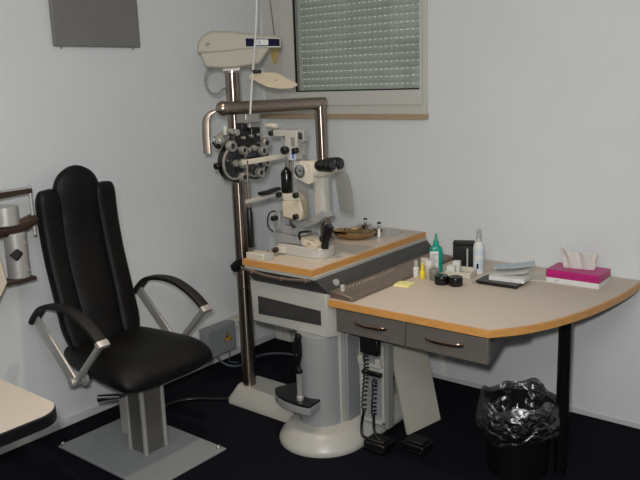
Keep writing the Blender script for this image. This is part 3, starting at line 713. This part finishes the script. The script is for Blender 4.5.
# microscope head
pl2([(.970, 1.268), (.970, 1.352), (1.065, 1.352), (1.085, 1.335), (1.085, 1.252), (1.06, 1.240)], -.85, -.76, 'objective_housing', 'cream')
bm = newbm(); lathe(bm, [(.034, 0), (.034, .006), (.028, .007), (.0, .004)], (1.012, -.85, 1.305), (0, -1, 0)); obj('objective_mirror', bm, 'chrome', sl)
bm = newbm(); pillow(bm, [((x, -.80, z), (0, .042, 0), (-.01*0, 0, h), 3) for x, z, h in ((1.06, 1.31, .03), (1.075, 1.31, .042), (1.12, 1.315, .044), (1.16, 1.322, .036), (1.185, 1.330, .024))], 24); obj('microscope_body', bm, 'cream', sl)
for yy, dx in ((-.845, -.022), (-.765, -.035)):
    bm = newbm(); a = V((1.135+dx, yy, 1.335)); d = V((1, -.05, .05)).normalized(); 
    for r0, h0, h1 in ((.022, 0, .02), (.029, .015, .05), (.031, .05, .085), (.026, .085, .10)): cyl(bm, a+d*h0, a+d*h1, r0)
    e = obj('eyepiece', bm, 'black', sl, .002)
    bm = newbm(); lathe(bm, [(.018, 0), (.018, .002), (.0, .003)], a+d*.1005, d); obj('eye_lens', bm, 'lens', e)
# breath shield sheets
pl2([(.985, 1.255), (1.075, 1.225), (1.075, 1.06), (1.055, 1.06)], -.87, -.8675, 'breath_shield', 'shield', bevel=0)
bm = newbm(); prism_dir(bm, [(1.10, -.70, 1.29), (1.185, -.70, 1.29), (1.21, -.70, 1.20), (1.215, -.70, 1.08), (1.13, -.70, 1.09)], (0, .0025, 0)); obj('breath_shield', bm, 'shield', sl)
# chin rest frame
B('frame_foot', 'cream', sl, .765, .885, -1.008, -.945, TT, TT+.032, .004)
B('frame_foot_end', 'white', sl, .8855, .90, -1.0, -.95, TT, TT+.034, .003)
Cy('axle_knob', 'brown', sl, (.855, -.875, TT+.03), (.862, -.90, TT+.03), .014, None, .002)
Cy('axle', 'chrome', sl, (.845, -.93, TT+.028), (.86, -.68, TT+.028), .008)
B('axle_block', 'cream', sl, .845, .90, -.875, -.855, TT+.012, TT+.046, .003)
for i, yy in enumerate((-.985, -.66)):
    u = Cy('upright', 'steel', sl, (.783, yy, TT if i else TT+.03), (.783, yy, 1.362), .0085)
    if i == 0: 
        bm = newbm(); lathe(bm, [(.015, .925), (.0165, .93), (.0165, 1.10), (.013, 1.112), (.013, 1.128)], (.783, yy, 0)); obj('upright_sleeve', bm, 'black', u)
B('frame_foot', 'cream', sl, .765, .845, -.70, -.63, TT, TT+.034, .004)
bm = newbm(); ribbon(bm, [(.783, -1.015, 1.352), (.783, -.985, 1.352), (.80, -.86, 1.356), (.815, -.74, 1.362), (.815, -.67, 1.368), (.783, -.645, 1.372)], .026, .010, (0, 0, 1), 6); obj('forehead_band', bm, 'cream', sl)
bm = newbm(); ribbon(bm, [(.783, -1.0, 1.158), (.783, -.83, 1.162), (.783, -.65, 1.165)], .020, .022, (0, 0, 1), 4); cb = obj('chin_bar', bm, 'white', sl)
bm = newbm(); pillow(bm, [((.785, y, 1.186+dz), (.022*k, 0, 0), (0, 0, .010*k), 3) for y, dz, k in ((-.905, -.003, .5), (-.90, -.002, .9), (-.85, -.002, 1), (-.80, .004, 1), (-.765, .006, .9), (-.76, .006, .5))], 18); obj('chin_pad', bm, 'black', cb)
T('lamp_cable', 'black', sl, [(.845, -.86, 1.095), (.815, -.87, 1.085), (.798, -.87, 1.05), (.80, -.87, 1.01), (.825, -.86, .985)], .004)
Cy('cable_plug', 'black', sl, (.848, -.89, 1.06), (.848, -.86, 1.06), .014, None, .003)
B('cable_bracket', 'lgrey', sl, .84, .87, -.86, -.80, 1.0, 1.09, .003)
# fill body between carriage and lamp block
B('lamp_pillar', 'lgrey', sl, .88, .96, -.82, -.77, 1.03, 1.08, .003)

# ---------------------------------------------------------------- phoropter arm
pa = thing('phoropter_stand', 'brown steel tube post and arm rising from the instrument table', 'stand', (.845, -.46, TT))
P0, P1, PE = V((.845, -.455, TT)), V((.832, -.455, 1.612)), V((.655, -1.0, 1.612))
bm = newbm(); cyl(bm, P0, P1-V((0, 0, .01)), .0322, n=36); obj('post_tube', bm, 'steelcol', pa)
bm = newbm(); cyl(bm, P1+V((.007, .028, 0)), PE, .0325, n=36); sphere(bm, P1, .0325); 
obj('arm_tube', bm, 'steel', pa)
bm = newbm(); sphere(bm, PE, .037, 1, 1, 1); obj('end_ball', bm, 'steel', pa)
Cy('post_flange', 'mgrey', pa, P0, P0+V((0, 0, .012)), .045, None, .003)
bm = newbm(); ribbon(bm, [(.650, -1.01, 1.604), (.625, -1.040, 1.598), (.606, -1.058, 1.578), (.598, -1.064, 1.545), (.595, -1.066, 1.47), (.596, -1.066, 1.395)], .040, .014, (.78, .62, 0), 6, ex=4); obj('grab_handle', bm, 'steel', pa)

ph = thing('phoropter', 'black phoropter with silver lens dials hanging from the brown tube arm', 'phoropter', (.73, -.96, 1.25))
bx = .725
bm = newbm(); box(bm, .695, .765, -.955, -.855, 1.535, 1.582); obj('hanger_clamp', bm, 'knob', ph, .006)
bm = newbm(); box(bm, .715, .745, -.965, -.925, 1.49, 1.540); obj('hanger_neck', bm, 'black', ph, .004)
bm = newbm()
box(bm, .690, .765, -1.045, -.885, 1.425, 1.50); box(bm, .695, .77, -.925, -.86, 1.44, 1.515); box(bm, .70, .75, -1.00, -.90, 1.36, 1.43)
obj('bridge_block', bm, 'black', ph, .006)
def disc(bm, c, r, h, n=32):  # facing +x
    cyl(bm, (c[0], c[1], c[2]), (c[0]+h, c[1], c[2]), r, n=n)
for (yc, zc, r, knobs) in ((-1.022, 1.352, .095, ((-1.068, 1.436, .028), (-.990, 1.410, .022), (-.995, 1.345, .024), (-1.000, 1.278, .025))),
                      (-.882, 1.345, .090, ((-.828, 1.432, .028), (-.852, 1.394, .025), (-.832, 1.335, .022), (-.880, 1.288, .026)))):
    bm = newbm(); disc(bm, (.712, yc, zc), r, .045, 40); bat = obj('lens_battery', bm, 'black', ph, .006)
    bm = newbm(); n = 40; a_ = ring(bm, V((.758, yc-.02, zc)), V((0, 1, 0)), V((0, 0, 1)), r*.88, r*.88, n); b_ = ring(bm, V((.764, yc-.02, zc)), V((0, 1, 0)), V((0, 0, 1)), r*.85, r*.85, n); c_ = ring(bm, V((.764, yc-.02, zc)), V((0, 1, 0)), V((0, 0, 1)), r*.76, r*.76, n); d_ = ring(bm, V((.758, yc-.02, zc)), V((0, 1, 0)), V((0, 0, 1)), r*.74, r*.74, n)
    bridge(bm, a_, b_); bridge(bm, b_, c_); bridge(bm, c_, d_); obj('dial_ring', bm, 'knob', bat)
    bm = newbm(); disc(bm, (.757, yc-.02, zc), r*.74, .003, 36); obj('lens_window', bm, 'lens', bat)
    bm = newbm(); disc(bm, (.760, yc-.02, zc), r*.18, .008, 20); obj('lens_hub', bm, 'knob', bat)
    for (ky, kz, kr) in knobs:
        bm = newbm(); lathe(bm, [(kr, 0), (kr, .020), (kr*.85, .026), (kr*.55, .026), (kr*.5, .020), (0, .020)], (.757, ky, kz), (1, 0, 0), 24); kb = obj('lens_dial', bm, 'knob', bat)
        if kr < .03: 
            bm = newbm(); disc(bm, (.7775, ky, kz), kr*.42, .003, 18); obj('aperture', bm, 'ink', kb)
bm = newbm(); cyl(bm, (.70, -1.10, 1.452), (.70, -1.035, 1.48), .033); cyl(bm, (.70, -1.04, 1.48), (.70, -1.005, 1.49), .026); obj('side_drum', bm, 'knob', ph, .006)
bm = newbm(); lathe(bm, [(.033, 0), (.031, .008), (.02, .014), (0, .016)], (.70, -1.101, 1.4515), V((0, -1, -.36))); obj('drum_cap', bm, 'chrome', ph)
Cy('side_lug', 'black', ph, (.735, -1.112, 1.350), (.735, -1.15, 1.346), .016, None, .003)
for y, z, r in ((-1.07, 1.508, .014), (-1.035, 1.500, .016), (-.99, 1.47, .008), (-.935, 1.475, .008), (-.885, 1.478, .008), (-.92, 1.415, .014), (-.955, 1.41, .010)):
    bm = newbm(); cyl(bm, (.755, y, z), (.785, y, z), r, n=18); obj('adjust_knob', bm, 'knob', ph, .002)
bm = newbm(); cyl(bm, (.74, -1.075, 1.49), (.74, -1.075, 1.535), .012); obj('top_knob', bm, 'white', ph, .003)
# near-vision rod with test disc
rd = T('reading_rod', 'tissue', ph, [(.742, -.915, 1.475), (.749, -.910, 1.56), (.762, -.895, 1.74), (.780, -.870, 1.98), (.795, -.852, 2.25)], .0052, 8)
B('rod_clip', 'black', ph, .756, .80, -.895, -.865, 1.775, 1.792, .003)
R_ = V((.781, .624, -.033)); U_ = V((-.106, .185, .977)); F_ = V((-.616, .759, -.211))
c0 = V((.835, -.815, 1.735))
dp = [(-.125, .012), (-.118, .034), (-.10, .042), (-.03, .043), (.02, .038), (.06, .015), (.112, -.012), (.114, -.022), (.085, -.036), (.03, -.038), (-.03, -.030), (-.07, -.012), (-.10, .006)]
bm = newbm(); prism_dir(bm, [c0+R_*a+U_*b for a, b in dp], F_*-.005); dsc = obj('near_test_card', bm, 'skin', ph, .001)
bm = newbm(); cyl(bm, c0+R_*.01+F_*-.004+U_*.004, c0+R_*.01+F_*-.009+U_*.004, .003, n=12); obj('card_rivet', bm, 'ink', dsc)
# ochre tag on a dark cord by the window
tg = thing('cord_tag', 'ochre tag hanging on a dark cord in front of the window frame', 'tag', (.17, -.06, 1.84))
T('cord', 'mgrey', tg, [(.115, -.055, 2.52), (.135, -.055, 2.30), (.172, -.055, 1.975)], .004, 8)
bm = newbm(); prism_dir(bm, [(.172, -.055, 1.99), (.195, -.055, 2.0), (.190, -.055, 1.90), (.170, -.055, 1.835), (.145, -.055, 1.86), (.130, -.055, 1.92), (.150, -.055, 1.95)], (0, -.006, 0)); obj('tag_plate', bm, 'ochre', tg, .002)
sphere_bm = newbm(); sphere(sphere_bm, (.172, -.06, 1.978), .012); obj('cord_knot', sphere_bm, 'brown', tg)
bm = newbm(); box(bm, .10, .13, -.07, -.005, 2.5, 2.54); obj('cord_hook', bm, 'mgrey', tg, .002)

# ---------------------------------------------------------------- wall boxes and cables
jb = thing('junction_box', 'grey electrical junction box with warning triangle low on the left wall', 'junction box', (0, -.54, .06))
B('box_body', 'boxg', jb, .0125, .085, -.70, -.455, .075, .262, .006)
B('box_lid', 'boxg', jb, .085, .092, -.69, -.465, .083, .254, .003)
yc = -.535; zc = .178
bm = newbm(); prism_dir(bm, [(.092, yc-.030, zc-.022), (.092, yc+.030, zc-.022), (.092, yc, zc+.030)], (.0012, 0, 0)); wt = obj('warning_triangle', bm, 'gold', jb)
bm = newbm(); prism_dir(bm, [(.0932, yc-.006, zc+.014), (.0932, yc+.003, zc+.014), (.0932, yc+.001, zc+.001), (.0932, yc+.007, zc+.001), (.0932, yc-.002, zc-.018), (.0932, yc-.001, zc-.006), (.0932, yc-.009, zc-.006)], (.0008, 0, 0)); obj('lightning_bolt', bm, 'ink', wt)
bm = newbm()
for k_ in range(3):
    a = [(yc-.030, zc-.022), (yc+.030, zc-.022), (yc, zc+.030)]; p, q = a[k_], a[(k_+1) % 3]; tube(bm, [(.0932, *p), (.0932, *q)], .0018, 6, 1, False)
obj('triangle_border', bm, 'ink', wt)
def socket(lab, x0, x1, y0, y1, z0, z1, axis, n):
    s = thing('wall_socket', lab, 'socket', ((x0+x1)/2, (y0+y1)/2, z0)); B('socket_body', 'cream', s, x0, x1, y0, y1, z0, z1, .003)
    for i in range(n):
        if axis == 'y':
            w_ = (y1-y0)/n; c = y0+w_*(i+.5); B('socket_face', 'paper', s, x1, x1+.004, c-w_*.4, c+w_*.4, z0+.01, z1-.01, .002)
        else:
            w_ = (x1-x0)/n; c = x0+w_*(i+.5); B('socket_face', 'paper', s, c-w_*.4, c+w_*.4, y0-.004, y0, z0+.008, z1-.008, .002)
    return s
s1 = socket('cream wall socket just behind the junction box on the left wall', .0005, .045, -.44, -.19, .19, .262, 'y', 3)
pgl = Cy('plug', 'black', None, (.049, -.37, .225), (.085, -.37, .225), .022, None, .004); tag(pgl, 'black plug in the left wall socket beside the junction box', 'plug')
s2 = socket('cream double socket at floor level on the back wall near the corner', .035, .172, -.03, -.0065, .004, .092, 'x', 2)
tag(T('floor_cable', 'cable', None, [(.07, -.62, .075), (.11, -.60, .03), (.16, -.56, .008), (.19, -.49, .008), (.17, -.40, .008), (.18, -.31, .008), (.26, -.23, .008), (.42, -.20, .008), (.60, -.26, .008), (.80, -.36, .008), (1.0, -.42, .008)], .008), 'thick grey cable curving along the carpet from the junction box to the pedestal', 'cable')
tag(T('thin_cable', 'cable', None, [(.06, -.50, .075), (.075, -.51, .04), (.10, -.54, .02), (.16, -.52, .02)], .004), 'thin grey cable dropping from the underside of the junction box', 'cable')
tag(T('black_cable', 'black', None, [(.33, -1.322, .009), (.29, -1.27, .009), (.26, -1.20, .009), (.30, -1.06, .008), (.42, -.97, .008), (.52, -.90, .008)], .009) , 'black cable lying on the carpet between chair and column foot', 'cable')

# ---------------------------------------------------------------- bin
bxp, byp = 2.085, -.69
wb = thing('wastebasket', 'round black wastebasket lined with a plastic bag beneath the desk', 'bin', (bxp, byp, 0))
bm = newbm(); lathe(bm, [(.128, 0), (.132, .004), (.150, .305), (.154, .306), (.154, .315), (.146, .315), (.128, .012), (0, .012)], (bxp, byp, 0), n=44); obj('bin_body', bm, 'black', wb)
bm = newbm(); random.seed(11); n = 72; prev = None
prof = [(.02, .10), (.10, .13), (.132, .20), (.142, .27), (.148, .31), (.153, .345), (.160, .352), (.166, .335), (.169, .30), (.172, .255), (.173, .215), (.171, .195)]
ph1 = [random.uniform(0, 6.3) for _ in range(6)]
for k_, (r, h) in enumerate(prof):
    R = []
    for i in range(n):
        a = 2*math.pi*i/n
        w1 = math.sin(5*a+ph1[0]+k_*.5)*.5+math.sin(9*a+ph1[1]-k_*.4)*.35+math.sin(17*a+ph1[2]+k_*.9)*.3+math.sin(29*a+ph1[3])*.2
        amp = .008 if k_ < 4 else .006
        rr = r+amp*w1+(.004 if k_ > 7 else 0); hh_ = h+(.014*math.sin(3*a+ph1[4])+.010*math.sin(7*a+ph1[5]))*(1 if k_ > 3 else .4)
        if k_ >= 7: rr = max(rr, .164)
        R.append(bm.verts.new((bxp+rr*math.cos(a), byp+rr*math.sin(a), hh_)))
    if prev: bridge(bm, prev, R)
    else: capf(bm, R, True)
    prev = R
tag(obj('bin_liner', bm, 'bag', None, sharp=25, sub=0), 'crumpled translucent plastic bag folded over the rim of the black wastebasket', 'bag')

# ---------------------------------------------------------------- side desk at the left edge
sd = thing('side_desk', 'light topped desk with black edge and rounded corner cut by the left frame', 'desk', (.9, -2.9, 0))
o_ = rrect(.12, 1.305, -3.25, -2.392, .085, 8)
bm = newbm(); prism(bm, rrect(.124, 1.301, -3.246, -2.396, .082, 8), .728, .740); obj('tabletop', bm, 'lam', sd)
bm = newbm(); prism(bm, o_, .694, .7385); obj('black_edge', bm, 'black', sd, .006)
B('desk_leg', 'char', sd, .30, .36, -3.1, -2.6, 0, .695, .004); B('desk_leg', 'char', sd, .98, 1.04, -3.1, -2.75, 0, .695, .004)

# instrument arm at left edge
ia = thing('examination_instrument', 'silver cylinder instrument on a brown bracket beside the chair back', 'instrument', (.25, -1.95, .90))
bm = newbm(); prism_dir(bm, [(.235, -1.832, 1.305), (.235, -2.55, 1.325), (.235, -2.55, 1.250), (.235, -1.832, 1.282)], (.035, 0, 0)); obj('upper_bar', bm, 'brown', ia, .002)
bm = newbm(); box(bm, .233, .272, -2.55, -1.833, 1.303, 1.309); obj('bar_cap', bm, 'alu', ia, .001)
Cy('vertical_pin', 'alu', ia, (.262, -1.840, 1.09), (.262, -1.840, 1.318), .0075, None, .001)
bm = newbm(); pillow(bm, [((.25, y, z), (0.03, 0, 0), (0, 0, h), 3.5) for y, z, h in ((-1.825, 1.165, .012), (-1.835, 1.160, .026), (-1.88, 1.145, .028), (-1.95, 1.132, .028), (-2.05, 1.13, .026), (-2.2, 1.13, .026))], 20); obj('bracket', bm, 'brown', ia)
bm = newbm(); cyl(bm, (.25, -1.962, 1.155), (.25, -1.962, 1.240), .056, n=36); obj('upper_cylinder', bm, 'alu', ia, .004)
cyb = newbm(); cyl(cyb, (.25, -1.930, .912), (.25, -1.930, 1.118), .048, n=36); cyo = obj('lower_cylinder', cyb, 'alu', ia, .004)
bm = newbm(); prism_dir(bm, [(.285, -1.975, 1.03), (.30, -1.95, 1.055), (.308, -1.928, 1.03), (.30, -1.95, 1.0)], (.016, -.02, 0)); obj('black_knob', bm, 'black', cyo, .004)
for z in (1.07, .945): Cy('screw', 'chrome', cyo, (.288, -1.905, z), (.298, -1.905, z), .005)
B('base_shelf', 'brown', ia, .21, .30, -2.3, -1.875, .896, .912, .003)
bm = newbm(); prism_dir(bm, [(.36, -2.12, .82), (.36, -2.045, .93), (.36, -2.07, 1.09), (.36, -2.3, 1.09), (.36, -2.3, .75)], (-.05, 0, 0)); obj('cream_cover', bm, 'beige', ia, .004)
B('carrier_plate', 'mgrey', ia, .0005, .24, -2.55, -2.5, .75, 1.40, .004)
B('carrier_plate', 'mgrey', ia, .235, .30, -2.55, -2.22, .75, 1.12, .004)

# ---------------------------------------------------------------- camera
f, pitch, roll, yaw = 738.55, .212359, -.0338583, -.6812606
fw = V((math.sin(yaw)*math.cos(pitch), math.cos(yaw)*math.cos(pitch), -math.sin(pitch)))
r0 = V((math.cos(yaw), -math.sin(yaw), 0)); u0 = r0.cross(fw)
r = r0*math.cos(roll)+u0*math.sin(roll); u = -r0*math.sin(roll)+u0*math.cos(roll)
cam = bpy.data.cameras.new('camera'); co = bpy.data.objects.new('camera', cam); COL.objects.link(co)
cam.sensor_fit = 'HORIZONTAL'; cam.sensor_width = 36; cam.lens = f/640*36; cam.clip_start = .02
mw = Matrix(((r.x, u.x, -fw.x, 3.331), (r.y, u.y, -fw.y, -3.578), (r.z, u.z, -fw.z, 1.730), (0, 0, 0, 1)))
co.matrix_world = mw; scene.camera = co

# ---------------------------------------------------------------- light
def area(name, loc, target, size, power, col):
    l = bpy.data.lights.new(name, 'AREA'); l.shape = 'DISK'; l.size = size; l.energy = power; l.color = col
    o = bpy.data.objects.new(name, l); COL.objects.link(o); o.location = loc
    o.rotation_euler = (V(target)-V(loc)).to_track_quat('-Z', 'Y').to_euler(); return o
def spot(name, loc, target, power, col, ang, blend=.5, rad=.04):
    l = bpy.data.lights.new(name, 'SPOT'); l.energy = power; l.color = col; l.spot_size = math.radians(ang); l.spot_blend = blend; l.shadow_soft_size = rad
    o = bpy.data.objects.new(name, l); COL.objects.link(o); o.location = loc
    o.rotation_euler = (V(target)-V(loc)).to_track_quat('-Z', 'Y').to_euler(); return o
area('ceiling_lamp', (2.9, -3.2, 2.52), (1.6, -1.0, .9), 1.3, 34, (1.0, .985, .96))
area('flash_lamp', (3.30, -3.60, 1.84), (1.15, -.95, .95), .09, 48, (1.0, .985, .965))
spot('warm_ceiling_spot', (1.25, -1.45, 2.57), (1.25, -1.45, 0), 48, (1.0, .78, .58), 88, .8, .035)
w_ = bpy.data.worlds.new('world'); scene.world = w_; w_.use_nodes = True
w_.node_tree.nodes['Background'].inputs[0].default_value = (.90, .95, .93, 1); w_.node_tree.nodes['Background'].inputs[1].default_value = .75
scene.view_settings.view_transform = 'Standard'; scene.view_settings.look = 'None'; scene.view_settings.exposure = 0
